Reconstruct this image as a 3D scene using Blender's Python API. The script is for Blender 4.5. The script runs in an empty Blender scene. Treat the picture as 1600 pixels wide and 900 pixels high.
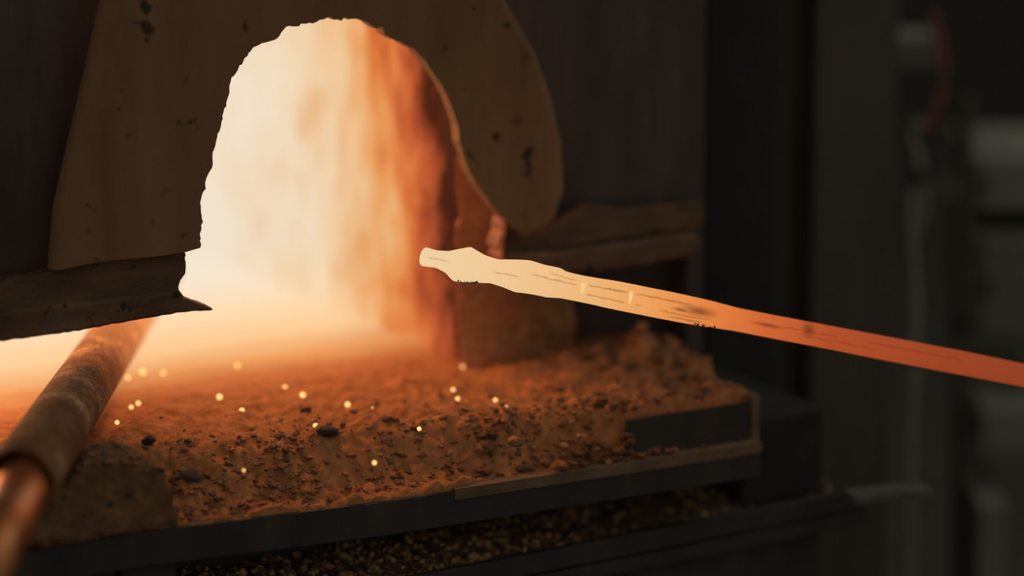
import bpy, bmesh, random
from math import sin, cos, pi, radians, exp, sqrt, floor as ifloor
from mathutils import Vector, noise, Matrix, Euler

# ------------------------------------------------------------------ camera, world, lights, exposure
SC = bpy.context.scene
COL = SC.collection
V = Vector
FPX = 1600 * 120 / 36
YAW, PITCH = radians(31), radians(13)
FW = V((sin(YAW) * cos(PITCH), cos(YAW) * cos(PITCH), -sin(PITCH)))
RT = V((cos(YAW), -sin(YAW), 0))
UP = RT.cross(FW)


def ray(x, y):
    return FW + RT * ((x - 800) / FPX) + UP * ((450 - y) / FPX)


CAM = V((0, 0, .17)) - ray(540, 300) * 3.1
cam_data = bpy.data.cameras.new('camera')
cam_data.lens = 120
cam_data.sensor_width = 36
cam_data.clip_start = .05
cam_data.dof.use_dof = True
cam_data.dof.focus_distance = 3.02
cam_data.dof.aperture_fstop = 1.25
cam_data.dof.aperture_blades = 0
cam = bpy.data.objects.new('camera', cam_data)
COL.objects.link(cam)
cam.matrix_world = Matrix.Translation(CAM) @ Matrix((RT, UP, -FW)).transposed().to_4x4()
SC.camera = cam

world = bpy.data.worlds.new('workshop_air')
world.use_nodes = True
world.node_tree.nodes['Background'].inputs[0].default_value = (1.0, .93, .78, 1)
world.node_tree.nodes['Background'].inputs[1].default_value = .22
SC.world = world
SC.view_settings.view_transform = 'Standard'
SC.view_settings.look = 'None'
SC.view_settings.exposure = 0
SC.view_settings.gamma = 1
SC.view_settings.use_curve_mapping = False


def lamp(name, kind, loc, power, color, size=.05, rot=None):
    d = bpy.data.lights.new(name, kind)
    d.energy = power
    d.color = color
    if kind == 'AREA':
        d.size = size
    else:
        d.shadow_soft_size = size
    o = bpy.data.objects.new(name, d)
    COL.objects.link(o)
    o.location = loc
    if rot:
        o.rotation_euler = rot
    return o


# the fire inside the chamber (behind the arch crown and behind the left half of the door)
lamp('furnace_fire', 'POINT', (.0, .20, .40), 5.4, (1, .36, .11), .07)
lamp('burner_flame', 'POINT', (-.40, .24, .10), 2.6, (1, .38, .12), .05)
# added unseen fill light, high right, to brighten the background fronts
lamp('background_fill', 'POINT', (3.2, -.3, 2.2), 30, (.92, 1, .86), .25)


# ------------------------------------------------------------------ helpers
def onY(x, y, Y):
    v = ray(x, y)
    return CAM + v * ((Y - CAM.y) / v.y)


def onZ(x, y, Z):
    v = ray(x, y)
    return CAM + v * ((Z - CAM.z) / v.z)


def at_depth(x, y, d):
    return CAM + ray(x, y) * d


def lin(r, g, b):
    return tuple((c / 255 / 12.92) if c / 255 <= .04045 else ((c / 255 + .055) / 1.055) ** 2.4 for c in (r, g, b)) + (1,)


def tag(o, label=None, cat=None, group=None, kind=None):
    if label: o['label'] = label
    if cat: o['category'] = cat
    if group: o['group'] = group
    if kind: o['kind'] = kind
    return o


def empty(name, loc=(0, 0, 0)):
    o = bpy.data.objects.new(name, None)
    COL.objects.link(o)
    o.location = loc
    o.empty_display_size = .02
    return o


def link_mesh(name, me, mat, parent=None, loc=None):
    o = bpy.data.objects.new(name, me)
    if mat and not me.materials:
        me.materials.append(mat)
    COL.objects.link(o)
    if parent:
        o.parent = parent
        o.matrix_parent_inverse = Matrix.Translation(-V(parent.location))
    if loc is not None:
        o.location = loc
    return o


def from_bm(name, bm, mat, parent=None, smooth=False):
    me = bpy.data.meshes.new(name)
    bmesh.ops.recalc_face_normals(bm, faces=bm.faces)
    if smooth:
        for f in bm.faces:
            f.smooth = True
    bm.to_mesh(me)
    bm.free()
    return link_mesh(name, me, mat, parent)


def plate(name, pts, back, mat, parent=None, bevel=0, segs=2, bevel_pts=None):
    """solid plate: outline pts (3D, front face) pushed back by vector"""
    bm = bmesh.new()
    a = [bm.verts.new(p) for p in pts]
    b = [bm.verts.new(V(p) + V(back)) for p in pts]
    n = len(pts)
    bm.faces.new(a)
    bm.faces.new(b[::-1])
    for i in range(n):
        bm.faces.new((a[i], b[i], b[(i + 1) % n], a[(i + 1) % n]))
    bmesh.ops.recalc_face_normals(bm, faces=bm.faces)
    if bevel:
        bm.edges.ensure_lookup_table()
        idx = range(n) if bevel_pts is None else bevel_pts
        es = []
        for i in idx:
            e = bm.edges.get((a[i], a[(i + 1) % n]))
            if e: es.append(e)
        bmesh.ops.bevel(bm, geom=es, offset=bevel, segments=segs, affect='EDGES', profile=.5)
    bmesh.ops.triangulate(bm, faces=[f for f in bm.faces if len(f.verts) > 4])
    return from_bm(name, bm, mat, parent)


def box(name, lo, hi, mat, parent=None, bevel=.002, rot=0):
    bm = bmesh.new()
    bmesh.ops.create_cube(bm, size=1)
    lo, hi = V(lo), V(hi)
    c = (lo + hi) / 2
    for v in bm.verts:
        q = V((v.co.x * (hi.x - lo.x), v.co.y * (hi.y - lo.y), v.co.z * (hi.z - lo.z)))
        if rot: q = Matrix.Rotation(rot, 3, 'Z') @ q
        v.co = q + c
    if bevel:
        bmesh.ops.bevel(bm, geom=list(bm.edges), offset=bevel, segments=2, affect='EDGES', profile=.5)
    return from_bm(name, bm, mat, parent)


def tube(name, path, radii, mat, parent=None, n=20, caps=True, smooth=True, wob=0):
    bm = bmesh.new()
    rings = []
    if not isinstance(radii, (list, tuple)): radii = [radii] * len(path)
    path = [V(p) for p in path]
    for i, p in enumerate(path):
        t = (path[min(i + 1, len(path) - 1)] - path[max(i - 1, 0)]).normalized()
        ref = V((0, 0, 1)) if abs(t.z) < .9 else V((1, 0, 0))
        s = t.cross(ref).normalized()
        u = s.cross(t)
        r = []
        for k in range(n):
            a = 2 * pi * k / n
            q = radii[i]
            if wob: q *= 1 + wob * noise.noise(p * 60 + V((cos(a), sin(a), 0)) * 2)
            r.append(bm.verts.new(p + s * (q * cos(a)) + u * (q * sin(a))))
        rings.append(r)
    for A, B in zip(rings, rings[1:]):
        for k in range(n):
            bm.faces.new((A[k], A[(k + 1) % n], B[(k + 1) % n], B[k]))
    if caps:
        bm.faces.new(rings[0][::-1])
        bm.faces.new(rings[-1])
    o = from_bm(name, bm, mat, parent)
    if smooth:
        for f in o.data.polygons: f.use_smooth = len(f.vertices) == 4
    return o


def fbm(p, oct=4):
    return noise.fractal(p, 1.0, 2.0, oct)


# ------------------------------------------------------------------ materials
class NT:
    def __init__(s, name):
        s.m = bpy.data.materials.new(name)
        s.m.use_nodes = True
        s.t = s.m.node_tree
        s.b = s.t.nodes['Principled BSDF']
        s.out = s.t.nodes['Material Output']

    def n(s, kind, **kw):
        o = s.t.nodes.new('ShaderNode' + kind)
        for k, v in kw.items():
            if k.startswith('i_'):
                key = k[2:]
                o.inputs[int(key) if key.isdigit() else key].default_value = v
            else:
                setattr(o, k, v)
        return o

    def l(s, a, b):
        s.t.links.new(a, b)

    def math(s, op, a, b=None, c=None, clamp=False):
        o = s.n('Math', operation=op, use_clamp=clamp)
        for i, v in enumerate((a, b, c)):
            if v is None: continue
            if hasattr(v, 'links'): s.l(v, o.inputs[i])
            else: o.inputs[i].default_value = v
        return o.outputs[0]

    def ramp(s, fac, stops, interp='LINEAR'):
        r = s.n('ValToRGB')
        r.color_ramp.interpolation = interp
        e = r.color_ramp.elements
        while len(e) < len(stops): e.new(.5)
        for k, (p, c) in zip(e, stops):
            k.position = p
            k.color = c if len(c) == 4 else tuple(c) + (1,)
        s.l(fac, r.inputs[0])
        return r.outputs[0]

    def noise(s, scale, detail=6, rough=.6, vec=None, dist=0):
        o = s.n('TexNoise')
        o.inputs['Scale'].default_value = scale
        o.inputs['Detail'].default_value = detail
        o.inputs['Roughness'].default_value = rough
        o.inputs['Distortion'].default_value = dist
        if vec is not None: s.l(vec, o.inputs['Vector'])
        return o.outputs[0]

    def pos(s, scale=(1, 1, 1)):
        g = s.n('NewGeometry')
        m = s.n('Mapping')
        m.inputs['Scale'].default_value = scale
        s.l(g.outputs['Position'], m.inputs['Vector'])
        return m.outputs[0]

    def xyz(s):
        g = s.n('NewGeometry')
        x = s.n('SeparateXYZ')
        s.l(g.outputs['Position'], x.inputs[0])
        return x.outputs

    def bump(s, h, strength=.4, dist=.004):
        b = s.n('Bump')
        b.inputs['Strength'].default_value = strength
        b.inputs['Distance'].default_value = dist
        s.l(h, b.inputs['Height'])
        s.l(b.outputs[0], s.b.inputs['Normal'])


def grime(name, dark, mid, light, scale=30, rough=.85, metal=0, stretch=(1, 1, 1), bump=.5, spots=0, bdist=.003):
    t = NT(name)
    p = t.pos(stretch)
    n1 = t.noise(scale, 8, .65, p)
    c = t.ramp(n1, [(.3, dark), (.52, mid), (.75, light)])
    if spots:
        n2 = t.noise(spots, 3, .5, t.pos())
        k = t.ramp(n2, [(.30, (1, 1, 1)), (.36, (0, 0, 0))])
        mx = t.n('MixRGB', blend_type='MIX')
        t.l(k, mx.inputs[0]); t.l(c, mx.inputs[1]); mx.inputs[2].default_value = tuple(x * .3 for x in dark[:3]) + (1,)
        c = mx.outputs[0]
    t.l(c, t.b.inputs['Base Color'])
    t.b.inputs['Roughness'].default_value = rough
    t.b.inputs['Metallic'].default_value = metal
    t.bump(t.noise(scale * 4, 6, .7, p), bump, bdist)
    return t.m


HEAT = [(0, lin(60, 18, 6)), (.05, lin(138, 58, 30)), (.11, lin(180, 80, 42)), (.20, lin(214, 114, 56)), (.32, lin(231, 158, 92)),
        (.47, lin(236, 192, 142)), (.70, lin(238, 210, 172)), (1, lin(239, 226, 204))]
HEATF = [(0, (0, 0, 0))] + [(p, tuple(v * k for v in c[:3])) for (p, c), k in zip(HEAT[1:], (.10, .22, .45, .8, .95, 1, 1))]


def hot(name, y0, y1, base, streak, wob=.16, heat=HEAT, xk=0, emit=1.0, firelight_cut=None, xmax=None):
    """refractory glowing by its temperature: cool at the mouth (y0), white hot deep inside (y1)"""
    t = NT(name)
    x, y, z = t.xyz()
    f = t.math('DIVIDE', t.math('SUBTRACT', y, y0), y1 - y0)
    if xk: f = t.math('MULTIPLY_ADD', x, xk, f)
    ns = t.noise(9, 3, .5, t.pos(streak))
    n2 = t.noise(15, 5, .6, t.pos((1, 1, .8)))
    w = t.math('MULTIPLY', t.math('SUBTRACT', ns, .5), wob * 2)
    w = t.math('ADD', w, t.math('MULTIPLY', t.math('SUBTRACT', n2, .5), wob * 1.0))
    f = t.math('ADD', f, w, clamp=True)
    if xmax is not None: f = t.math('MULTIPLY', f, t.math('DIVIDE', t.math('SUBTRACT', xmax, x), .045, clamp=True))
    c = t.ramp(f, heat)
    if name == 'hot_refractory':      # patches of cooler brick face
        n5 = t.noise(11, 4, .6, t.pos((1, 1, .6)), dist=.6)
        k5 = t.math('MULTIPLY', t.ramp(n5, [(.50, (0, 0, 0)), (.72, (1, 1, 1))], 'EASE'), .75)
        mq = t.n('MixRGB', blend_type='MULTIPLY')
        t.l(k5, mq.inputs[0]); t.l(c, mq.inputs[1]); mq.inputs[2].default_value = (.93, .66, .44, 1)
        c = mq.outputs[0]
    t.l(c, t.b.inputs['Emission Color'])
    t.b.inputs['Emission Strength'].default_value = emit
    n3 = t.noise(70, 8, .65, t.pos())
    bc = t.ramp(n3, [(.3, tuple(v * .45 for v in base)), (.7, base)])
    if firelight_cut:      # base colour darkened with depth inside the mouth to keep firelight from clipping
        k = t.math('DIVIDE', t.math('SUBTRACT', t.math('MULTIPLY_ADD', n2, .06, y), firelight_cut[0]), firelight_cut[1] - firelight_cut[0], clamp=True)
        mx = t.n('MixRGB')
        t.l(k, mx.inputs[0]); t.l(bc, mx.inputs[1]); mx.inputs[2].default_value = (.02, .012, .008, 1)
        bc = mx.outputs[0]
    t.l(bc, t.b.inputs['Base Color'])
    t.b.inputs['Roughness'].default_value = .95
    t.b.inputs['Specular IOR Level'].default_value = .15
    t.bump(t.noise(160, 6, .7, t.pos()), .6, .003)
    return t.m


M = {}
M['chamber'] = hot('hot_refractory', .03, .58, (.012, .008, .006), (1.0, 1.0, .45), .42)
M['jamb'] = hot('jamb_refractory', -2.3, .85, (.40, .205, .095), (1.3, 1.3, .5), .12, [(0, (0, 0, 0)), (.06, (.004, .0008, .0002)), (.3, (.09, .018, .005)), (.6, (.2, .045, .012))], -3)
M['hearth'] = hot('hearth_scale_crust', .03, .53, (.56, .235, .095), (.5, 2.0, 1), .06, HEATF, firelight_cut=(.07, .24), xmax=.225)
M['door'] = grime('rusted_door_plate', (.15, .072, .028, 1), (.215, .112, .048, 1), (.27, .15, .07, 1), 14, .8, 0, (1, 1, .25), .35, 34)
M['frame'] = grime('soot_black_steel', (.042, .030, .025, 1), (.068, .049, .041, 1), (.10, .072, .06, 1), 20, .75, 0, (1, 1, .3), .3)
M['beam'] = grime('burnt_steel_lip', (.06, .033, .018, 1), (.13, .072, .038, 1), (.2, .12, .065, 1), 32, .85, 0, (.4, 1, 1), .9, 60)
M['ledge'] = grime('ledge_steel', (.09, .055, .03, 1), (.17, .11, .06, 1), (.28, .18, .10, 1), 26, .8, 0, (.5, 1, 1), .4)
M['dark'] = grime('dark_steel', (.02, .017, .014, 1), (.035, .03, .025, 1), (.06, .05, .04, 1), 18, .7, 0, (1, 1, .4), .3)
M['post'] = grime('painted_post', (.045, .036, .026, 1), (.06, .048, .034, 1), (.085, .068, .048, 1), 12, .7, 0, (1, 1, .3), .2)
M['clinker'] = grime('clinker', (.02, .012, .008, 1), (.05, .03, .018, 1), (.1, .06, .035, 1), 90, .9, 0, (1, 1, 1), .8)
t = NT('scaled_pipe')
x, y, z = t.xyz()
pn = t.noise(230, 8, .75, t.pos())
pl_ = t.noise(28, 3, .5, t.pos())
t.l(t.ramp(t.math('MULTIPLY_ADD', pl_, .5, t.math('MULTIPLY', pn, .6)), [(.36, (.06, .027, .012)), (.52, (.17, .08, .033)), (.6, (.26, .135, .058)), (.68, (.6, .4, .22))]), t.b.inputs['Base Color'])
t.b.inputs['Roughness'].default_value = .85
t.b.inputs['Specular IOR Level'].default_value = .2
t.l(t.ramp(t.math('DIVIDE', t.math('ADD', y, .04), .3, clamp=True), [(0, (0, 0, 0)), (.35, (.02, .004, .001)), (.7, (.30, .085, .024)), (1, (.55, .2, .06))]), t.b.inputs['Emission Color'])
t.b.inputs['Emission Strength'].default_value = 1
t.bump(pn, .5, .001)
M['pipe'] = t.m
M['pipe_clean'] = grime('copper_brown_pipe', (.38, .13, .045, 1), (.62, .24, .09, 1), (.8, .36, .14, 1), 22, .42, .85, (1, 1, 1), .15)
M['pipe_in'] = grime('pipe_bore', (.006, .005, .004, 1), (.012, .009, .007, 1), (.02, .015, .01, 1), 20, .9)
M['block'] = grime('sooty_block', (.10, .046, .02, 1), (.2, .095, .04, 1), (.32, .16, .07, 1), 60, .95, 0, (1, 1, 1), 1, 90)
M['black'] = grime('blackened_steel', (.010, .009, .008, 1), (.018, .016, .014, 1), (.03, .027, .023, 1), 18, .85)
M['worn'] = grime('worn_grey_edge', (.06, .06, .05, 1), (.11, .108, .095, 1), (.17, .165, .145, 1), 40, .7)
M['gravel_bed'] = grime('gravel_dust', (.08, .05, .028, 1), (.18, .115, .062, 1), (.3, .2, .11, 1), 120, .95, 0, (1, 1, 1), 1)
M['floor'] = grime('workshop_floor', (.03, .027, .022, 1), (.05, .045, .036, 1), (.08, .07, .055, 1), 8, .9)
M['far_wall'] = grime('workshop_wall', (.03, .03, .025, 1), (.045, .043, .035, 1), (.06, .056, .045, 1), 3, .9)
M['grey_metal'] = grime('grey_paint', (.14, .14, .115, 1), (.2, .2, .165, 1), (.27, .265, .22, 1), 5, .7)
M['green_metal'] = grime('green_grey_paint', (.10, .115, .08, 1), (.15, .165, .12, 1), (.2, .21, .16, 1), 4, .7)
M['hose_red'] = grime('red_hose_rubber', (.14, .03, .025, 1), (.2, .045, .035, 1), (.26, .06, .05, 1), 12, .6)
M['hose_grey'] = grime('grey_hose_rubber', (.13, .13, .10, 1), (.18, .175, .14, 1), (.24, .23, .18, 1), 12, .6)
CHIPM = []
for i, (a, b) in enumerate([((.18, .075, .03), (.40, .17, .07)), ((.10, .042, .018), (.24, .105, .045)), ((.26, .12, .05), (.46, .23, .10)), ((.14, .065, .03), (.30, .14, .065))]):
    CHIPM.append(grime('scale_flake_%d' % i, a + (1,), tuple((p + q) / 2 for p, q in zip(a, b)) + (1,), b + (1,), 80, .7, .1, (1, 1, 1), .6))

t = NT('ember_glow')
t.b.inputs['Base Color'].default_value = (.1, .03, .01, 1)
t.b.inputs['Emission Color'].default_value = (1, .50, .17, 1)
t.b.inputs['Emission Strength'].default_value = 1.7
M['ember'] = t.m

# ------------------------------------------------------------------ the setting
HZ = -.026      # hearth top
rnd = random.Random(5)
fl = box('floor', (-6, -6, -1.02), (12, 9, -1.0), M['floor'], bevel=0)
tag(fl, kind='structure')
wb = box('wall_back', (-6, 5.0, -1.0), (12, 5.15, 4), M['far_wall'], bevel=0)
tag(wb, kind='structure')
wr = box('wall_right', (8.0, -3, -1.0), (8.15, 5.0, 4), M['far_wall'], bevel=0)
tag(wr, kind='structure')

# ------------------------------------------------------------------ furnace body
furnace = tag(empty('forge_furnace', (0, .06, -1.0)), 'soot-black forge furnace with a white-hot chamber behind the arched door', 'furnace')
jx = onY(714, 572, .06).x


def grid(name, fn, nu, nv, mat, parent, smooth=True):
    vs = [fn(i / nu, j / nv) for j in range(nv + 1) for i in range(nu + 1)]
    fs = [(j * (nu + 1) + i, j * (nu + 1) + i + 1, (j + 1) * (nu + 1) + i + 1, (j + 1) * (nu + 1) + i) for j in range(nv) for i in range(nu)]
    me = bpy.data.meshes.new(name)
    me.from_pydata(vs, [], fs)
    if smooth:
        for p in me.polygons: p.use_smooth = True
    return link_mesh(name, me, mat, parent)


def rough(p, a, s):
    return V((fbm(p * s), fbm(p * s + V((7, 3, 1))), fbm(p * s + V((2, 9, 5))))) * a


grid('chamber_side_wall', lambda u, v: (lambda p: p + V((fbm(V((3, p.y * 14, p.z * 4))) * .012, 0, 0)))(V((jx + .01, .06 + .59 * u, HZ - .02 + .62 * v))), 60, 60, M['chamber'], furnace)
box('chamber_back_wall', (-.62, .62, HZ - .03), (.2, .70, .6), M['chamber'], furnace, 0)
box('chamber_left_wall', (-.68, .06, HZ - .03), (-.60, .66, .6), M['chamber'], furnace, 0)
box('chamber_roof', (-.66, .06, .50), (.25, .66, .58), M['chamber'], furnace, 0)
# right jamb: rough refractory pillar whose front shows under the lip
jr = onY(866, 520, .055).x


def jamb_pt(u, v):
    z = HZ - .02 + .55 * v
    if u < .25:
        q = V((jx + .016 - .014 * u / .25, .070 - .015 * u / .25, z))
    elif u < .8:
        k = (u - .25) / .55
        q = V((jx + .002 + (jr - jx + .012 * (1 - v) * 2) * k, .055, z))
    else:
        k = (u - .8) / .2
        q = V((jr + .012 * (1 - v) * 2 - .0, .055 + .35 * k, z))
    return q + rough(q, .007, 22)


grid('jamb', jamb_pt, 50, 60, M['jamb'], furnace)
box('jamb_core', (jx + .05, .09, HZ - .02), (jr + .012, .64, .5), M['frame'], furnace, 0)
# steel front plates either side of and above the door
box('front_plate', (-.95, .045, .085), (-.155, .06, 1.1), M['frame'], furnace, .003)
box('front_plate', (.19, .045, .09), (onY(1102, 200, .045).x, .06, 1.1), M['frame'], furnace, .003)
box('front_plate', (-.16, .045, .40), (.195, .06, 1.1), M['frame'], furnace, .003)
# recess lining right of the jamb, under the lip
box('recess_lining', (jr + .02, .095, -.2), (.42, .12, .2), M['frame'], furnace, .002)
box('side_casing', (onY(1102, 200, .06).x - .02, .06, -.6), (onY(1102, 200, .06).x, .7, 1.1), M['frame'], furnace, .002)
box('casing_return', (onY(1102, 200, .16).x, .16, -.6), (onY(1184, 200, .2).x, .24, 1.1), M['black'], furnace, .004)
box('base_block', (-.9, -.06, -1.0), (.33, .7, -.165), M['dark'], furnace, .004)

# ------------------------------------------------------------------ door with the ragged arch
ARCH = [(314, 387), (313, 362), (316, 342), (313, 322), (318, 300), (322, 280), (332, 258), (331, 243), (345, 195), (350, 170), (357, 150),
        (360, 127), (372, 108), (388, 82), (400, 71), (415, 67), (432, 61), (440, 51), (446, 42), (465, 41), (478, 37), (490, 34), (505, 32),
        (514, 28), (523, 30), (535, 32), (537, 28), (545, 31), (556, 29), (570, 34), (580, 38), (586, 44), (598, 42), (602, 55), (620, 63),
        (636, 70), (650, 80), (665, 96), (678, 115), (690, 133), (700, 152), (710, 178), (717, 200), (719, 225), (727, 250), (735, 270),
        (748, 292), (765, 315), (780, 335), (790, 342)]
fine = []
r2 = random.Random(11)
for (x0, y0), (x1, y1) in zip(ARCH, ARCH[1:]):
    L = sqrt((x1 - x0) ** 2 + (y1 - y0) ** 2)
    n = max(1, int(L / 5))
    for k in range(n):
        f = k / n
        j = 1.0 if (x0 < 650) else .4
        fine.append((x0 + (x1 - x0) * f + r2.gauss(0, .8) * j, y0 + (y1 - y0) * f + r2.gauss(0, .8) * j))
fine.append(ARCH[-1])
outer = [(802, 358), (823, 365), (845, 356), (862, 345), (875, 328), (887, 300), (882, 220), (866, 150), (840, 80), (800, 10), (770, -60), (180, -60), (166, 0), (140, 120), (112, 240),
         (92, 330), (84, 424), (130, 414), (175, 407), (250, 400), (290, 394)]
pts = [onY(x, y, -.004) for x, y in fine + outer]
nf = len(fine)
door = tag(empty('furnace_door', (0, 0, .13)), 'brown rust-stained furnace door plate with a ragged arched opening burnt through it', 'door')
plate('door_plate', pts, (0, .014, 0), M['door'], door, .010, 4, range(nf + 4, nf + len(outer) - 5))

# ------------------------------------------------------------------ burnt lip (angle bar) left and right of the opening
def lip(name, label, upper, lower, y_up, y_lo, extra=()):
    e = tag(empty(name, onY(*lower[0], y_lo)), label, 'steel bar', 'burnt steel lips under the door')
    plate('upper_flange', [onY(x, y, y_up) for x, y in upper], (0, .014, 0), M['beam'], e, .002)
    plate('lower_flange', [onY(x, y, y_lo) for x, y in lower], (0, .02, 0), M['beam'], e, .003)
    return e


def ragged(p, step=6, amp=.9, seed=1):
    r = random.Random(seed)
    o = []
    for (x0, y0), (x1, y1) in zip(p, p[1:] + p[:1]):
        n = max(1, int(sqrt((x1 - x0) ** 2 + (y1 - y0) ** 2) / step))
        for k in range(n):
            f = k / n
            o.append((x0 + (x1 - x0) * f + r.gauss(0, amp), y0 + (y1 - y0) * f + r.gauss(0, amp)))
    return o


ul = [(-600, 527), (-600, 577), (0, 491), (80, 480), (150, 472), (230, 462), (281, 456), (280, 447), (284, 438), (290, 428), (292, 411), (289, 392), (240, 398), (170, 402), (150, 412), (95, 420), (60, 430), (0, 438)]
ll = [(-600, 573), (-600, 622), (0, 535), (60, 527), (110, 520), (150, 513), (220, 500), (285, 489), (331, 486), (336, 485), (332, 481), (322, 476), (305, 471), (290, 465), (281, 453), (230, 460), (150, 470), (80, 478), (0, 488)]
lipL = lip('burnt_lip', 'charred steel lip under the door, left of the arch, ending in a hooked spike', ragged(ul, 6, .7, 2), ragged(ll, 7, .5, 3), .004, -.006)
ur = [(790, 352), (786, 372), (788, 402), (830, 402), (880, 390), (940, 377), (1030, 364), (1098, 356), (1101, 318), (1040, 322), (985, 330), (940, 325), (918, 318), (908, 330), (880, 345), (850, 362), (815, 368)]
lr = [(796, 398), (790, 418), (860, 428), (930, 425), (1000, 415), (1094, 398), (1099, 384), (1092, 366), (1030, 374), (940, 387), (880, 396)]
lipR = lip('burnt_lip', 'thick charred steel lip right of the arch, above the glowing bar', ragged(ur, 6, .8, 4), ragged(lr, 7, .7, 5), .012, -.004)
# glowing burnt end of the right lip
t = NT('glowing_burnt_edge')
t.b.inputs['Base Color'].default_value = (.2, .08, .04, 1)
t.l(t.ramp(t.noise(90, 4, .6, t.pos()), [(.35, (.05, .01, .003)), (.65, lin(190, 86, 44))]), t.b.inputs['Emission Color'])
t.b.inputs['Emission Strength'].default_value = .35
edge = [(787, 340), (784, 352), (786, 364), (779, 374), (777, 386), (784, 392), (779, 400), (783, 408), (787, 404), (786, 380), (791, 362), (791, 342)]
eo = plate('burnt_edge', [onY(x, y, -.002) for x, y in ragged(edge, 5, .5, 8)], (0, .02, 0), t.m, lipR, .0)
eo['label'] = 'dull red glowing burnt edge'

# ------------------------------------------------------------------ hearth
hearth = tag(empty('hearth', (0, 0, -.15)), 'crusted hearth shelf in front of the furnace mouth, covered in orange-lit scale', 'hearth')


def ledge_y(x):           # front edge of the steel ledge
    return -.122 - .028 * min(1, max(0, (x + .268) / .222)) - .015 * min(1, max(0, (x + .046) / .35))


LZ = -.076


def hearth_z(x, y):
    le = ledge_y(x) + .004
    k = min(1, max(0, (x + .05) / .30))          # left: long slope, right: steep step
    top = le + .075 * (1 - k) + .020 * k
    if x > .12: top -= .010 * min(1, (x - .12) / .05)
    if x < -.2: top += min(.05, (-.2 - x) * .5)
    f = min(1, max(0, (y - le) / max(.001, top - le)))
    f = f * f * (3 - 2 * f)
    z = LZ + .004 + (HZ - LZ - .004) * f
    n = fbm(V((x * 30, y * 30, 0)), 5) * .008 + fbm(V((x * 75, y * 75, 3)), 3) * .0025
    fr = min(1, max(0, (.03 - y) / .06))
    if fr > 0:        # clods and crumbs
        d1 = noise.voronoi(V((x * 62, y * 62, 2)))[0]
        d2 = noise.voronoi(V((x * 150, y * 150, 5)))[0]
        m = .5 + .5 * min(1, max(-1, 2.2 * fbm(V((x * 11, y * 11, 6)))))
        n += fr * (.0060 * m * min(1, d1[1] - d1[0]) + .0036 * min(1, d2[1] - d2[0]) - .003)
    n *= 1 - min(1, max(0, (y - .0) / .12)) * .85
    # heap of crumbs at the right end, against the recess
    h = .013 * exp(-((x - .335) / .06) ** 2 - ((y + .01) / .035) ** 2) + .004 * exp(-((x - .27) / .05) ** 2 - ((y - .02) / .03) ** 2)
    edge = min(1, max(0, (.372 - x) / .02))
    return z + n + h * (1 + 2 * fbm(V((x * 40, y * 40, 8)))) * edge


XR = .343


def hearth_pt(u, v):
    x = -.62 + (XR + .62) * u
    y0 = ledge_y(x) + .003 - .007 * min(1, max(0, (.05 - x) / .03))
    y = y0 + (.62 - y0) * (v ** 1.7)
    if y > -.1 and x > XR - .08:           # the shelf's right end runs straight back
        x += .03 * min(1, (y + .1) / .06) * (x - XR + .08) / .08
    z = hearth_z(x, y)
    if v == 0: z = LZ - .002
    return V((x, y, z))


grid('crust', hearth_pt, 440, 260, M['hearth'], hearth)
# body under the crust and its steel edging
xs = [-.62 + (XR + .62) * i / 30 for i in range(31)]


def strip(name, z0, z1, off, depth, mat, parent, x0=-.62, x1=XR, bev=.002):
    pts = [V((x0 + (x1 - x0) * i / 24, ledge_y(x0 + (x1 - x0) * i / 24) + off, z0)) for i in range(25)]
    bm = bmesh.new()
    A = [[bm.verts.new(p + V((0, dy, dz))) for p in pts] for dy, dz in ((0, 0), (0, z1 - z0), (depth, z1 - z0), (depth, 0))]
    for r in range(4):
        for i in range(24):
            bm.faces.new((A[r][i], A[r][i + 1], A[(r + 1) % 4][i + 1], A[(r + 1) % 4][i]))
    bm.faces.new([A[r][0] for r in range(4)])
    bm.faces.new([A[r][-1] for r in range(4)])
    return from_bm(name, bm, mat, parent)


strip('ledge_bar', LZ - .007, LZ + .003, -.0095, .03, M['ledge'], hearth, .02)
strip('ledge_face', LZ - .030, LZ + .0005, -.008, .02, M['dark'], hearth)
strip('step_shade_strip', LZ + .003, HZ - .011, .0035,   .004, M['dark'], hearth, .205, XR - .005)  # dark strip added to give the step's front face its shade
box('end_plate', (XR - .004, -.165, LZ - .03), (XR + .004, .06, HZ - .004), M['ledge'], hearth, .001)
for qx in (-.51, -.285):
    box('front_block', (qx, ledge_y(-.3) + .002, -.40), (qx + .22 if qx < -.4 else onY(276, 860, -.12).x, -.06, LZ - .031), M['dark'], hearth, .003)
box('slab', (-.62, -.05, -.15), (XR - .01, .62, HZ - .03), M['dark'], hearth, .002)
# dark block standing at the front left
blk = tag(empty('hearth_block', onZ(200, 800, LZ)), 'dark soot-covered block on the shelf front beside the pipe', 'block')
bl = [(-70, 862), (-40, 800), (60, 790), (104, 760), (122, 738), (140, 728), (170, 724), (200, 727), (235, 726), (258, 737), (272, 770), (280, 800), (283, 824), (215, 833), (150, 842), (40, 858)]
plate('block_body', [onY(x, y, -.134 + .012 * (840 - y) / 120) for x, y in ragged(bl, 8, 1.5, 6)], (0, .06, .004), M['block'], blk, .005)

# ------------------------------------------------------------------ gravel gutter below the ledge
GZ = -.158
gut = tag(empty('gravel_gutter', (.1, -.2, -.2)), 'dark steel gutter full of gravel below the hearth ledge', 'gutter')


GF = onZ(640, 892, GZ + .008), onZ(1200, 783, GZ + .008)


def gy(x):
    return GF[0].y + (GF[1].y - GF[0].y) * (x - GF[0].x) / (GF[1].x - GF[0].x)


def gutter_z(x, y):
    return GZ + fbm(V((x * 30, y * 30, 4)), 4) * .006 + .012 * (y - gy(x)) / .1


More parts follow.
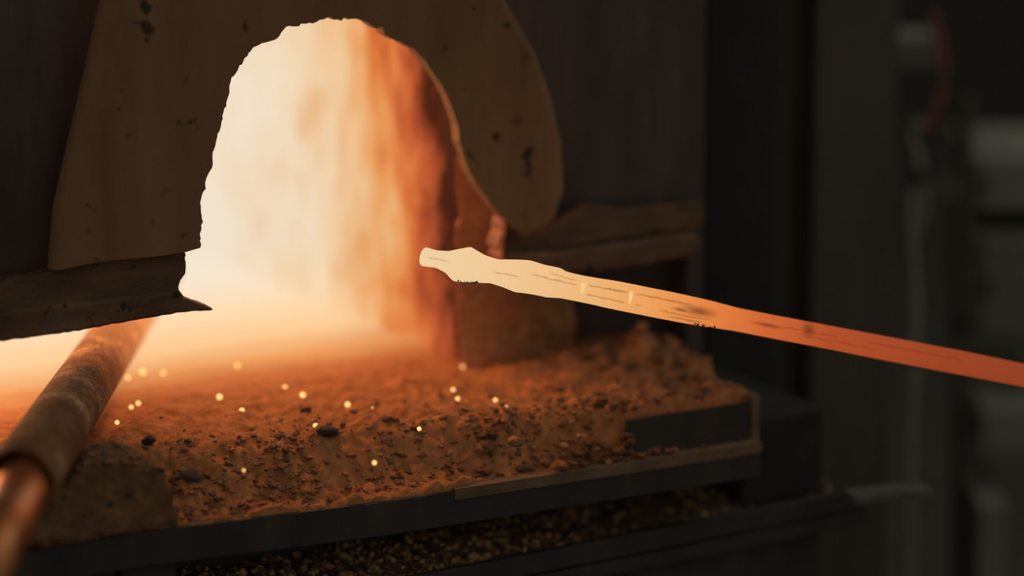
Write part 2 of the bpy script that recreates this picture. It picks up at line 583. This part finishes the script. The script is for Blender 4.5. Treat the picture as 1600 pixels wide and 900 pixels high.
grid('gravel_bed', lambda u, v: (lambda x: (lambda y: V((x, y, gutter_z(x, y))))(gy(x) + .17 * v))(-.36 + .81 * u), 160, 40, M['gravel_bed'], gut)


def bar_along(name, x0, x1, yo, z0, z1, dep, mat, parent):
    a, b = V((x0, gy(x0) + yo, z0)), V((x1, gy(x1) + yo, z0))
    up = V((0, 0, z1 - z0))
    return plate(name, [a, b, b + up, a + up], (0, dep, 0), mat, parent, .001)


bar_along('gutter_lip', -.42, .5, -.012, GZ - .014, GZ + .006, .008, M['dark'], gut)
bar_along('gutter_floor', -.42, .5, -.012, GZ - .03, GZ - .016, .19, M['dark'], gut)
bar_along('gutter_front', -.42, .46, .01, -.8, GZ - .031, .01, M['dark'], gut)
lr0 = onY(1340, 783, gy(.44) - .016)
q0, q1 = onZ(1338, 790, GZ + .008), onZ(1458, 777, GZ + .008)
plate('lip_edge', [q0, q1, q1 + V((0, 0, .008)), q0 + V((0, 0, .008))], (.004, .03, 0), M['worn'], gut, .001)

# block to the right of the shelf end
blk2 = tag(empty('steel_block', (.42, -.1, -.2)), 'dark steel block in the gutter corner right of the hearth shelf', 'block')
box('block_body', (.362, -.115, -.165), (.46, .10, -.068), M['black'], blk2, .006)

# ------------------------------------------------------------------ burner pipe
PZ = HZ + .030
p_in, p_lo = onZ(194, 507, PZ), at_depth(29, 756, 2.75)
ax = (p_lo - p_in).normalized()
pipe = tag(empty('burner_pipe', p_lo), 'scaled brown burner pipe running from the lower left into the fiery slot', 'pipe')
PR = .0298
start = p_in - ax * .26
Lp = (p_lo - start).length
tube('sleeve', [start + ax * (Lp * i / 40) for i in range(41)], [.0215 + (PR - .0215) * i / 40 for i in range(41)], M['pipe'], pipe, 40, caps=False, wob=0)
tube('sleeve_bore', [p_lo - ax * .05, p_lo - ax * .001], PR * .93, M['pipe_in'], pipe, 40, caps=False)
bm = bmesh.new()
s = ax.cross(V((0, 0, 1))).normalized(); u = s.cross(ax)
o1 = [bm.verts.new(p_lo + s * (PR * 1.01 * cos(a)) + u * (PR * 1.01 * sin(a))) for a in [2 * pi * k / 40 for k in range(40)]]
i1 = [bm.verts.new(p_lo + s * (PR * .93 * cos(a)) + u * (PR * .93 * sin(a))) for a in [2 * pi * k / 40 for k in range(40)]]
for k in range(40):
    bm.faces.new((o1[k], o1[(k + 1) % 40], i1[(k + 1) % 40], i1[k]))
from_bm('sleeve_rim', bm, M['pipe'], pipe)
tube('feed_pipe', [p_lo - ax * .05 + V((0, 0, -.002)), onZ(-50, 930, p_lo.z - .004)], PR * .77, M['pipe_clean'], pipe, 40)

# ------------------------------------------------------------------ glowing bar
UPE = [(663, 386), (680, 391), (698, 392), (715, 388), (730, 385), (740, 391), (755, 399), (775, 405), (800, 405), (823, 406), (845, 413), (872, 419), (880, 424), (910, 431), (960, 439), (1000, 447), (1050, 457), (1100, 468), (1150, 481), (1200, 491), (1300, 510), (1400, 529), (1500, 548), (1600, 569), (1900, 630)]
LOE = [(663, 416), (685, 419), (700, 427), (712, 439), (718, 441), (745, 442), (770, 443), (790, 449), (810, 457), (835, 460), (858, 465), (880, 466), (920, 474), (960, 483), (1000, 491), (1050, 501), (1095, 509), (1150, 517), (1200, 527), (1300, 546), (1400, 566), (1500, 585), (1600, 604), (1900, 664)]


def interp(tab, x):
    for (x0, y0), (x1, y1) in zip(tab, tab[1:]):
        if x <= x1:
            return y0 + (y1 - y0) * (x - x0) / (x1 - x0)
    return tab[-1][1]


def smooth_i(tab, x, w=2):
    return sum(interp(tab, min(max(x + d, 663), 1899)) for d in (-w, 0, w)) / 3


RY = -.13


def bp(x, y, _=None):
    return at_depth(x, y, 3.0 + .12 * (x - 657) / 943)


bar = empty('forged_bar', bp(1000, 470, RY))
tag(bar, 'glowing hot forged iron bar with a knobbed tip, cream fading to dull red', 'iron bar')
a0, a1 = bp(900, 450, RY), bp(1600, 586, RY)
axd = (a1 - a0).normalized()
vdir = (CAM - a0).normalized()
upv = (UP - axd * UP.dot(axd)).normalized()
nv = upv.cross(axd).normalized()
if nv.dot(vdir) < 0: nv = -nv
secs = []
xx = [656.5, 657.5, 660] + [663 + i * 4 for i in range(60)] + [905 + i * 10 for i in range(100)]
NS = 24


def sect_pt(k, rx):
    """octagon with slightly rounded corners; flat towards the camera; unit half height"""
    a = 2 * pi * (k + .5) / NS
    q = (a % (pi / 4)) - pi / 8
    r8 = 1.0 / cos(q)              # octagon with apothem 1
    r = r8 * (1 - rx) + 1.02 * rx
    return cos(a) * r, sin(a) * r


vs, uvs, fs = [], [], []
for j, x in enumerate(xx):
    xc = max(x, 663)
    yu, yl = smooth_i(UPE, xc), smooth_i(LOE, xc)
    if x < 663:
        f = {656.5: .05, 657.5: .62, 660: .88}[x]
        m = (yu + yl) / 2 + .5
        yu, yl = m - (m - yu) * f, m + (yl - m) * f
    pm = bp(x, (yu + yl) / 2, RY)
    h = (bp(x, yu, RY) - bp(x, yl, RY)).length / 2 * cos(radians(12))
    rx = min(1, max(0, (880 - x) / 60)) * .8
    for k in range(NS):
        cx, cy = sect_pt(k, rx)
        jit = 1 + .012 * fbm(V((x * .05, cx * 2, cy * 2)))
        p = pm + upv * (h * cy * jit) + nv * (h * cx * .95 * jit)
        vs.append(p)
        uvs.append(((x - 650) / 1000, cy))
for j in range(len(xx) - 1):
    for k in range(NS):
        fs.append((j * NS + k, j * NS + (k + 1) % NS, (j + 1) * NS + (k + 1) % NS, (j + 1) * NS + k))
fs.append(tuple(range(NS - 1, -1, -1)))
fs.append(tuple((len(xx) - 1) * NS + k for k in range(NS)))
me = bpy.data.meshes.new('bar_body')
me.from_pydata(vs, [], fs)
ul_ = me.uv_layers.new(name='along')
for lp in me.loops:
    ul_.data[lp.index].uv = uvs[lp.vertex_index]
for p in me.polygons: p.use_smooth = False

t = NT('incandescent_iron')
uvn = t.n('UVMap', uv_map='along')
sx = t.n('SeparateXYZ'); t.l(uvn.outputs[0], sx.inputs[0])
su, sv = sx.outputs[0], sx.outputs[1]
wn = t.noise(30, 3, .5, uvn.outputs[0])
mp = t.n('Mapping'); mp.inputs['Scale'].default_value = (1.6, .05, 1); t.l(uvn.outputs[0], mp.inputs[0])
wn2 = t.noise(60, 4, .6, mp.outputs[0])
tt = t.math('ADD', su, t.math('MULTIPLY', t.math('SUBTRACT', wn, .5), .03))
col = t.ramp(tt, [(0, lin(240, 208, 162)), (.10, lin(240, 202, 152)), (.20, lin(240, 192, 136)), (.30, lin(238, 174, 108)), (.38, lin(236, 154, 84)), (.46, lin(228, 128, 64)), (.54, lin(208, 102, 50)), (.64, lin(178, 78, 40)), (.78, lin(160, 68, 36)), (.95, lin(146, 62, 34)), (1, lin(136, 58, 33))])


def line(v0, wdt, s0, s1, soft=.01):
    """scale crack running along the bar at height v0"""
    w = t.math('MULTIPLY_ADD', t.math('SUBTRACT', wn2, .5), .34, v0)
    d = t.math('ABSOLUTE', t.math('SUBTRACT', sv, w))
    a = t.math('SUBTRACT', 1, t.math('DIVIDE', d, wdt), clamp=True)
    m1 = t.math('DIVIDE', t.math('SUBTRACT', su, s0), soft, clamp=True)
    m2 = t.math('DIVIDE', t.math('SUBTRACT', s1, su), soft, clamp=True)
    return t.math('MULTIPLY', t.math('MULTIPLY', a, m1), m2)


def blob(s0, v0, ws, wv):
    a = t.math('DIVIDE', t.math('SUBTRACT', su, s0), ws)
    b = t.math('DIVIDE', t.math('SUBTRACT', sv, v0), wv)
    d = t.math('SQRT', t.math('ADD', t.math('MULTIPLY', a, a), t.math('MULTIPLY', b, b)))
    d = t.math('ADD', d, t.math('MULTIPLY', t.math('SUBTRACT', wn, .5), 1.1))
    return t.math('SUBTRACT', 1, d, clamp=True)


cr = None
for item in [line(.32, .10, .262, .327, .004), line(-.42, .09, .262, .325, .004), line(.36, .11, .335, .43), line(-.42, .10, .335, .352), line(-.5, .10, .375, .46), line(-.78, .10, .39, .45),
             line(.15, .07, .17, .25), line(-.1, .06, .115, .16), line(.5, .06, .2, .25), line(-.05, .10, .012, .05), line(.1, .08, .56, .66), line(-.3, .08, .6, .72), line(.2, .08, .7, .85)]:
    cr = item if cr is None else t.math('MAXIMUM', cr, item)
nz = t.noise(90, 3, .6, uvn.outputs[0])
cr = t.math('MULTIPLY', cr, t.ramp(nz, [(.35, (.25,) * 3), (.6, (1,) * 3)]))
bl_ = t.math('MAXIMUM', t.math('MAXIMUM', blob(.437, .0, .035, .5), blob(.608, .25, .014, .9)), t.math('MAXIMUM', blob(.545, .0, .03, .25), blob(.41, -.15, .02, .2)))
bl_ = t.math('MULTIPLY', bl_, 1.2, clamp=True)
dk = t.math('MAXIMUM', t.math('MULTIPLY', cr, .75), t.math('MULTIPLY', bl_, .7))
mx = t.n('MixRGB', blend_type='MIX')
t.l(dk, mx.inputs[0]); t.l(col, mx.inputs[1]); mx.inputs[2].default_value = lin(96, 40, 26)
t.l(mx.outputs[0], t.b.inputs['Emission Color'])
t.b.inputs['Emission Strength'].default_value = 1
t.b.inputs['Base Color'].default_value = (.03, .02, .015, 1)
t.b.inputs['Roughness'].default_value = 1
t.b.inputs['Specular IOR Level'].default_value = 0
M['iron'] = t.m
link_mesh('bar_body', me, M['iron'], bar)

# hammered cross ridges standing proud of the bar
t = NT('hot_scale_ridge')
x_, y_, z_ = t.xyz()
t.b.inputs['Base Color'].default_value = (.03, .02, .015, 1)
t.b.inputs['Emission Color'].default_value = lin(246, 198, 138)
t.b.inputs['Emission Strength'].default_value = 1
M['ridge'] = t.m
for xr, vtop, vbot, wpx in ((906, .95, -.65, 8), (980, .55, -.6, 6)):
    yu, yl = interp(UPE, xr), interp(LOE, xr)
    pm = bp(xr, (yu + yl) / 2, RY)
    h = (bp(xr, yu, RY) - bp(xr, yl, RY)).length / 2
    half = wpx / FPX * 3.0 / 2
    fr = pm + nv * (h * .95)
    bm = bmesh.new()
    vtop_, vbot_ = min(vtop, .42), max(vbot, -.42)
    P = [fr + upv * (h * vtop_) - axd * half * 1.2, fr + upv * (h * vtop_) + axd * half * 1.2, fr + upv * (h * vbot_) + axd * half * .5, fr + upv * (h * vbot_) - axd * half * .5]
    a = [bm.verts.new(p) for p in P]
    b = [bm.verts.new(p * .7 + (sum(P, V()) / 4) * .3 + nv * .0008) for p in P]
    bm.faces.new(b)
    for i in range(4): bm.faces.new((a[i], a[(i + 1) % 4], b[(i + 1) % 4], b[i]))
    from_bm('scale_ridge', bm, M['ridge'], bar)

# dark flakes clinging to the lower edge
def lump(rn, sub=1, flat=.6, jit=.35):
    bm = bmesh.new()
    bmesh.ops.create_icosphere(bm, subdivisions=sub, radius=1)
    sc_ = V((rn.uniform(.7, 1.3), rn.uniform(.7, 1.3), flat * rn.uniform(.6, 1.2)))
    for v in bm.verts:
        k = 1 + rn.uniform(-jit, jit)
        v.co = V((v.co.x * sc_.x * k, v.co.y * sc_.y * k, v.co.z * sc_.z * k))
    me = bpy.data.meshes.new('lump')
    bm.to_mesh(me); bm.free()
    return me


rf = random.Random(21)
flk = [lump(rf, 1, .5, .4) for _ in range(3)]
for m_ in flk: m_.materials.append(M['clinker'])
for x0, x1, n in ((712, 744, 22), (1082, 1118, 26)):
    for i in range(n):
        x = rf.uniform(x0, x1)
        yl = interp(LOE, x)
        o = link_mesh('scale_flake', flk[i % 3], None, bar)
        o.matrix_parent_inverse = Matrix.Identity(4)
        o.location = bp(x, yl - 1.5 + rf.uniform(-1.2, 2), RY) - V(bar.location) + nv * rf.uniform(0, .006)
        s_ = rf.uniform(.0006, .0016)
        o.scale = (s_, s_, s_)
        o.rotation_euler = (rf.uniform(0, 6), rf.uniform(0, 6), rf.uniform(0, 6))

# ------------------------------------------------------------------ loose scale, gravel, clinkers, embers
rc = random.Random(3)
variants = []
for i in range(12):
    me_ = lump(rc, 1, rc.uniform(.35, .7), .3)
    me_.name = 'scale_chip_shape'
    me_.materials.append(CHIPM[i % 4])
    variants.append(me_)


GRAVM = [grime('gravel_stone_%d' % i, a + (1,), tuple((p + q) / 2 for p, q in zip(a, b)) + (1,), b + (1,), 60, .8, 0, (1, 1, 1), .4) for i, (a, b) in enumerate([((.22, .125, .055), (.48, .28, .13)), ((.09, .05, .024), (.2, .115, .055)), ((.36, .22, .10), (.66, .44, .22)), ((.15, .07, .03), (.32, .16, .07))])]
gravel_shapes = []
for i in range(12):
    me_ = lump(rc, 1, rc.uniform(.5, .9), .25)
    me_.name = 'gravel_stone_shape'
    me_.materials.append(GRAVM[i % 4])
    gravel_shapes.append(me_)


def scatter(name, label, group, cat, spots, things, variants=variants):
    """the first `things` spots as objects, the others joined into one heap"""
    for i, (p, s_, e) in enumerate(spots[:things]):
        o = link_mesh(name, variants[i % 12], None)
        o.location = p; o.scale = (s_, s_, s_); o.rotation_euler = e
        tag(o, label, cat, group)
    vs, fs, mi = [], [], []
    for i, (p, s_, e) in enumerate(spots[things:]):
        me_ = variants[i % 12]
        mt = Matrix.Translation(p) @ Euler(e).to_matrix().to_4x4() @ Matrix.Scale(s_, 4)
        b = len(vs)
        vs += [mt @ v.co for v in me_.vertices]
        for f in me_.polygons:
            fs.append([b + k for k in f.vertices]); mi.append(i % 4)
    return vs, fs, mi


def heap(name, vs, fs, mi, label, cat, mats=CHIPM):
    me_ = bpy.data.meshes.new(name)
    me_.from_pydata(vs, [], fs)
    for m_ in mats: me_.materials.append(m_)
    for p, k in zip(me_.polygons, mi): p.material_index = k
    o = bpy.data.objects.new(name, me_)
    COL.objects.link(o)
    return tag(o, label, cat, None, 'stuff')


def ev(r):
    return (r.uniform(-.5, .5), r.uniform(-.5, .5), r.uniform(0, 6.28))


spots = []
while len(spots) < 1500:
    x = rc.uniform(-.36, XR - .01)
    y = ledge_y(x) + .006 + abs(rc.gauss(0, .055))
    if y > .08: continue
    q = min(1, max(0, (x + .1) / .4))
    s_ = rc.uniform(.0012, .0036) * (1.35 if rc.random() < .12 else 1) * (1 if y < -.04 else .7)
    if fbm(V((x * 14, y * 14, 1))) < rc.uniform(-.5, .45): continue
    spots.append((V((x, y, hearth_z(x, y) + s_ * .1)), s_, ev(rc)))
for i in range(160):      # coarse crumbs of the right-hand heap
    x, y = rc.gauss(.315, .04), rc.gauss(-.005, .03)
    if x > .36 or y < -.13: continue
    s_ = rc.uniform(.0025, .006)
    spots.append((V((x, y, hearth_z(x, y) + s_ * .3)), s_, ev(rc)))
for i in range(40):       # lumps on the step
    x = rc.uniform(.05, .30)
    y = ledge_y(x) + rc.uniform(.012, .05)
    s_ = rc.uniform(.003, .008)
    spots.append((V((x, y, hearth_z(x, y) + s_ * .3)), s_, ev(rc)))
for i in range(70):       # lumps spilling over the step
    x = min(rc.gauss(.185, .035), .29)
    y = ledge_y(x) + rc.uniform(-.004, .010)
    s_ = rc.uniform(.002, .0065)
    spots.append((V((x, y, max(LZ + .004, LZ + .004 + abs(rc.gauss(0, .012)) * (1 if x < .215 else .2)))), s_, ev(rc)))
for i in range(110):      # crumbs on top of the front block
    q = rc.uniform(112, 262)
    yt = interp([(100, 766), (122, 738), (140, 728), (170, 724), (200, 727), (235, 726), (258, 737), (290, 780)], q)
    s_ = rc.uniform(.0014, .0036)
    spots.append((onY(q, yt, -.124) + V((0, rc.uniform(-.002, .045), s_ * .3)), s_, ev(rc)))
spots.sort(key=lambda t_: -t_[1])
vs, fs, mi = scatter('scale_chip', 'small brown chip of iron scale lying on the hearth crust', 'scale chips strewn over the hearth', 'scale chip', spots, 300)
heap('scale_crumbs', vs, fs, mi, 'fine brown iron scale crumbs strewn over the hearth crust', 'scale')

spots = []
while len(spots) < 3400:
    x = rc.uniform(-.34, .48)
    v = rc.random()
    y = gy(x) + .002 + .16 * v
    dens = 1 if x < .22 else .35
    if rc.random() > dens: continue
    s_ = rc.uniform(.0015, .0042) * (1.5 if rc.random() < .08 else 1)
    spots.append((V((x, y, gutter_z(x, y) + s_ * .3)), s_, ev(rc)))
spots.sort(key=lambda t_: -t_[1] * (1 if t_[0].y < gy(t_[0].x) + .05 else .5))
vs, fs, mi = scatter('gravel_stone', 'small brown stone among the gravel in the gutter below the ledge', 'gravel stones in the gutter', 'stone', spots, 300, gravel_shapes)
heap('fine_gravel', vs, fs, mi, 'fine brown gravel filling the gutter below the hearth ledge', 'gravel', GRAVM)

CL = [(338, 690, .0095, 'black clinker lump on the hearth, left of the middle'), (512, 674, .0085, 'flat black clinker lump on the hearth below the arch centre'), (298, 744, .012, 'black clinker chunk lodged in the hollow at the shelf front'),
      (478, 640, .006, 'small faint dark clinker nearest the furnace mouth'), (232, 688, .0065, 'small dark clinker closest to the burner pipe'), (806, 690, .008, 'brown angular lump on the step right of the middle')]
for x, y, s_, lb in CL:
    p = onZ(x, y, HZ)
    for _ in range(4):
        p = onZ(x, y, hearth_z(p.x, p.y) + s_ * .45)
    me_ = lump(rc, 2, .6, .16)
    me_.materials.append(M['clinker'] if 'brown' not in lb else CHIPM[2])
    o = link_mesh('clinker', me_, None)
    o.location = p; o.scale = (s_, s_ * .8, s_); o.rotation_euler = ev(rc)
    tag(o, lb, 'clinker', 'clinker lumps on the hearth')

EMB = [(183, 660, 'glowing ember nearest the pipe, lowest of the group beside it'), (205, 636, 'dimmer left ember of the close pair right of the pipe'), (216, 630, 'brighter right ember of the close pair right of the pipe'),
       (223, 581, 'large pale ember in the glow right of the pipe top'), (200, 590, 'pale ember touching the right edge of the pipe'), (255, 583, 'faint ember in the glow, third right of the pipe top'),
       (343, 620, 'bright single ember on the hearth below the left arch edge'), (365, 655, 'lower ember of the diagonal pair left of the arch centre'), (378, 641, 'upper ember of the diagonal pair left of the arch centre'),
       (371, 571, 'faint ember highest up in the furnace glow'), (445, 606, 'pale ember, left one of two below the arch centre'), (473, 617, 'bright ember, right one of two below the arch centre'),
       (537, 617, 'small dim ember above a bright one, below the arch'), (543, 632, 'bright ember just under a small dim one, below the arch'), (582, 637, 'tiny pinpoint ember right of the arch centre'),
       (493, 665, 'bright ember beside the flat black clinker'), (655, 670, 'orange ember alone below the tip of the iron bar'), (585, 723, 'orange ember low on the shelf front right of the middle'), (381, 735, 'small yellow ember low on the shelf front left of the middle'),
       (708, 609, 'upper ember of the vertical pair below the bar tip'), (715, 623, 'lower ember of the vertical pair below the bar tip'), (774, 625, 'left ember of the rightmost pair on the hearth'), (791, 637, 'right ember of the rightmost pair, furthest right of all'), (723, 573, 'small ember at the foot of the right jamb')]
bm = bmesh.new()
bmesh.ops.create_icosphere(bm, subdivisions=2, radius=1)
em = bpy.data.meshes.new('ember_shape')
bm.to_mesh(em)
bm.free()
em.materials.append(M['ember'])
for x, y, lb in EMB:
    p = onZ(x, y, HZ)
    s_ = {343: .0028, 473: .0027, 543: .0026, 493: .0024, 365: .0024, 378: .0024, 223: .0028, 445: .0026, 216: .0023, 381: .0014, 723: .0017, 537: .0018}.get(x, .0021)
    if x == 582: s_ = .0008
    for _ in range(4):
        p = onZ(x, y, hearth_z(p.x, p.y) + s_ * 1.4)
    o = link_mesh('ember', em, None)
    o.location = p; o.scale = (s_, s_, s_)
    tag(o, lb, 'ember', 'embers glowing on the hearth')

# ------------------------------------------------------------------ machinery and workshop on the right
def post(name, label, x0, x1, Y, dep, mat, z0=-1.0, z1=1.6):
    a, b = onY(x0, 450, Y).x, onY(x1, 450, Y).x
    e = tag(empty(name, ((a + b) / 2, Y, z0)), label, 'post')
    box('shaft', (a, Y, z0), (b, Y + dep, z1), mat, e, .006)
    box('foot_plate', (a - .003, Y - .003, z0), (b + .003, Y + dep + .003, z0 + .02), mat, e, .003)
    return e


post('steel_post', 'broad dark brown steel post right of the furnace, behind the bar', 1268, 1398, .16, .10, M['post'])
post('steel_post', 'narrow black steel post between furnace casing and broad post', 1186, 1250, .19, .06, M['post'])


def hose(name, label, cat, pts, depth, r, mat):
    P = [at_depth(x, y, depth) for x, y in pts]
    Q = []
    for i in range(len(P) - 1):       # catmull-rom
        p0, p1, p2, p3 = P[max(i - 1, 0)], P[i], P[i + 1], P[min(i + 2, len(P) - 1)]
        for k in range(8):
            f = k / 8
            Q.append(.5 * ((2 * p1) + (p2 - p0) * f + (2 * p0 - 5 * p1 + 4 * p2 - p3) * f * f + (3 * p1 - p0 - 3 * p2 + p3) * f ** 3))
    Q.append(P[-1])
    e = tag(empty(name, Q[-1]), label, cat)
    tube('hose_run' if 'hose' in name else 'pipe_run', Q, r, mat, e, 12)
    c = Q[len(Q) // 2]; d_ = (Q[len(Q) // 2 + 1] - c).normalized()
    tube('clamp', [c - d_ * r, c + d_ * r], r * 1.25, M['dark'], e, 12)
    return e


hose('red_hose', 'thin dull red hose hanging in a curve at the upper right', 'hose', [(1455, 20), (1466, 60), (1473, 120), (1462, 170), (1446, 205)], 3.75, .0055, M['hose_red'])
hose('grey_hose', 'grey-green hose bending down behind the broad post', 'hose', [(1446, 190), (1422, 205), (1434, 250), (1442, 300), (1436, 350), (1418, 380)], 3.75, .0065, M['hose_grey'])
hose('conduit_pipe', 'thin vertical grey pipe right of the broad post', 'pipe', [(1420, 300), (1424, 380), (1429, 470), (1428, 560), (1424, 650), (1420, 770), (1420, 1000)], 3.7, .006, M['hose_grey'])
hose('conduit_pipe', 'thicker dim pipe left of the grey-green cabinet', 'pipe', [(1510, 150), (1506, 320), (1502, 450), (1500, 560), (1500, 760), (1500, 1000)], 3.9, .010, M['post'])


def unit(name, label, cat, x0, y0, x1, y1, depth, thick, mat, door=True):
    """box-like unit facing the camera side of the workshop"""
    a, b = at_depth(x0, y0, depth), at_depth(x1, y1, depth)
    w = (b - a).dot(RT); h = a.z - b.z
    e = tag(empty(name, b), label, cat)
    def pl(nm, fx0, fx1, fz0, fz1, out, th, m_, par=None):
        P = [a + RT * (w * fx) + V((0, 0, -h * fz)) - V((sin(YAW), cos(YAW), 0)) * out for fx, fz in ((fx0, fz0), (fx1, fz0), (fx1, fz1), (fx0, fz1))]
        return plate(nm, P, V((sin(YAW), cos(YAW), 0)) * th, m_, par or e, .004)
    pl('body', 0, 1, 0, 1, 0, thick, mat)
    if door:
        d_ = pl('door', .06, .94, .06, .94, .012, .012, mat)
        pl('handle', .10, .14, .4, .55, .03, .018, M['dark'], d_)
    return e


unit('junction_box', 'small grey junction box beside the red hose', 'junction box', 1390, 54, 1462, 112, 3.8, .05, M['grey_metal'])
unit('wall_cabinet', 'pale grey cabinet at the right edge above the grey-green one', 'cabinet', 1518, 245, 1700, 335, 3.9, .2, M['grey_metal'])
unit('tool_cabinet', 'tall grey-green cabinet at the right edge behind the bar', 'cabinet', 1522, 362, 1700, 545, 3.9, .3, M['green_metal'])
unit('storage_crate', 'grey crate low at the right edge under the bar', 'crate', 1535, 640, 1700, 715, 3.85, .25, M['grey_metal'], False)
unit('storage_crate', 'dim grey-brown crate in the bottom right corner', 'crate', 1530, 790, 1575, 1000, 3.8, .2, M['grey_metal'], False)

# ------------------------------------------------------------------ low flames licking out of the furnace mouth
t = NT('flame_gas')
t.t.nodes.remove(t.b)
x, y, z = t.xyz()
n = t.noise(16, 3, .55, t.pos((.6, .8, 1.4)))
zz = t.math('SUBTRACT', 1, t.math('DIVIDE', t.math('SUBTRACT', z, HZ), .13), clamp=True)
zz = t.math('MULTIPLY', zz, zz)
yy = t.math('DIVIDE', t.math('ADD', y, t.math('MULTIPLY_ADD', n, .10, -.03)), .16, clamp=True)
yy = t.math('MULTIPLY', yy, yy)
xe = t.math('DIVIDE', t.math('SUBTRACT', .17, x), .12, clamp=True)
yd = t.math('DIVIDE', t.math('SUBTRACT', .34, y), .2, clamp=True)
d = t.math('MULTIPLY', t.math('MULTIPLY', t.math('MULTIPLY', zz, yy), xe), yd)
em_ = t.n('Emission')
em_.inputs[0].default_value = (1, .45, .16, 1)
t.l(t.math('MULTIPLY', d, 1.9), em_.inputs[1])
t.l(em_.outputs[0], t.out.inputs['Volume'])
fl_ = box('flame_haze', (-.58, -.06, HZ + .001), (jx + .02, .42, HZ + .13), t.m, None, 0)
tag(fl_, 'soft orange flames spreading low over the hearth at the furnace mouth', 'flame', None, 'stuff')
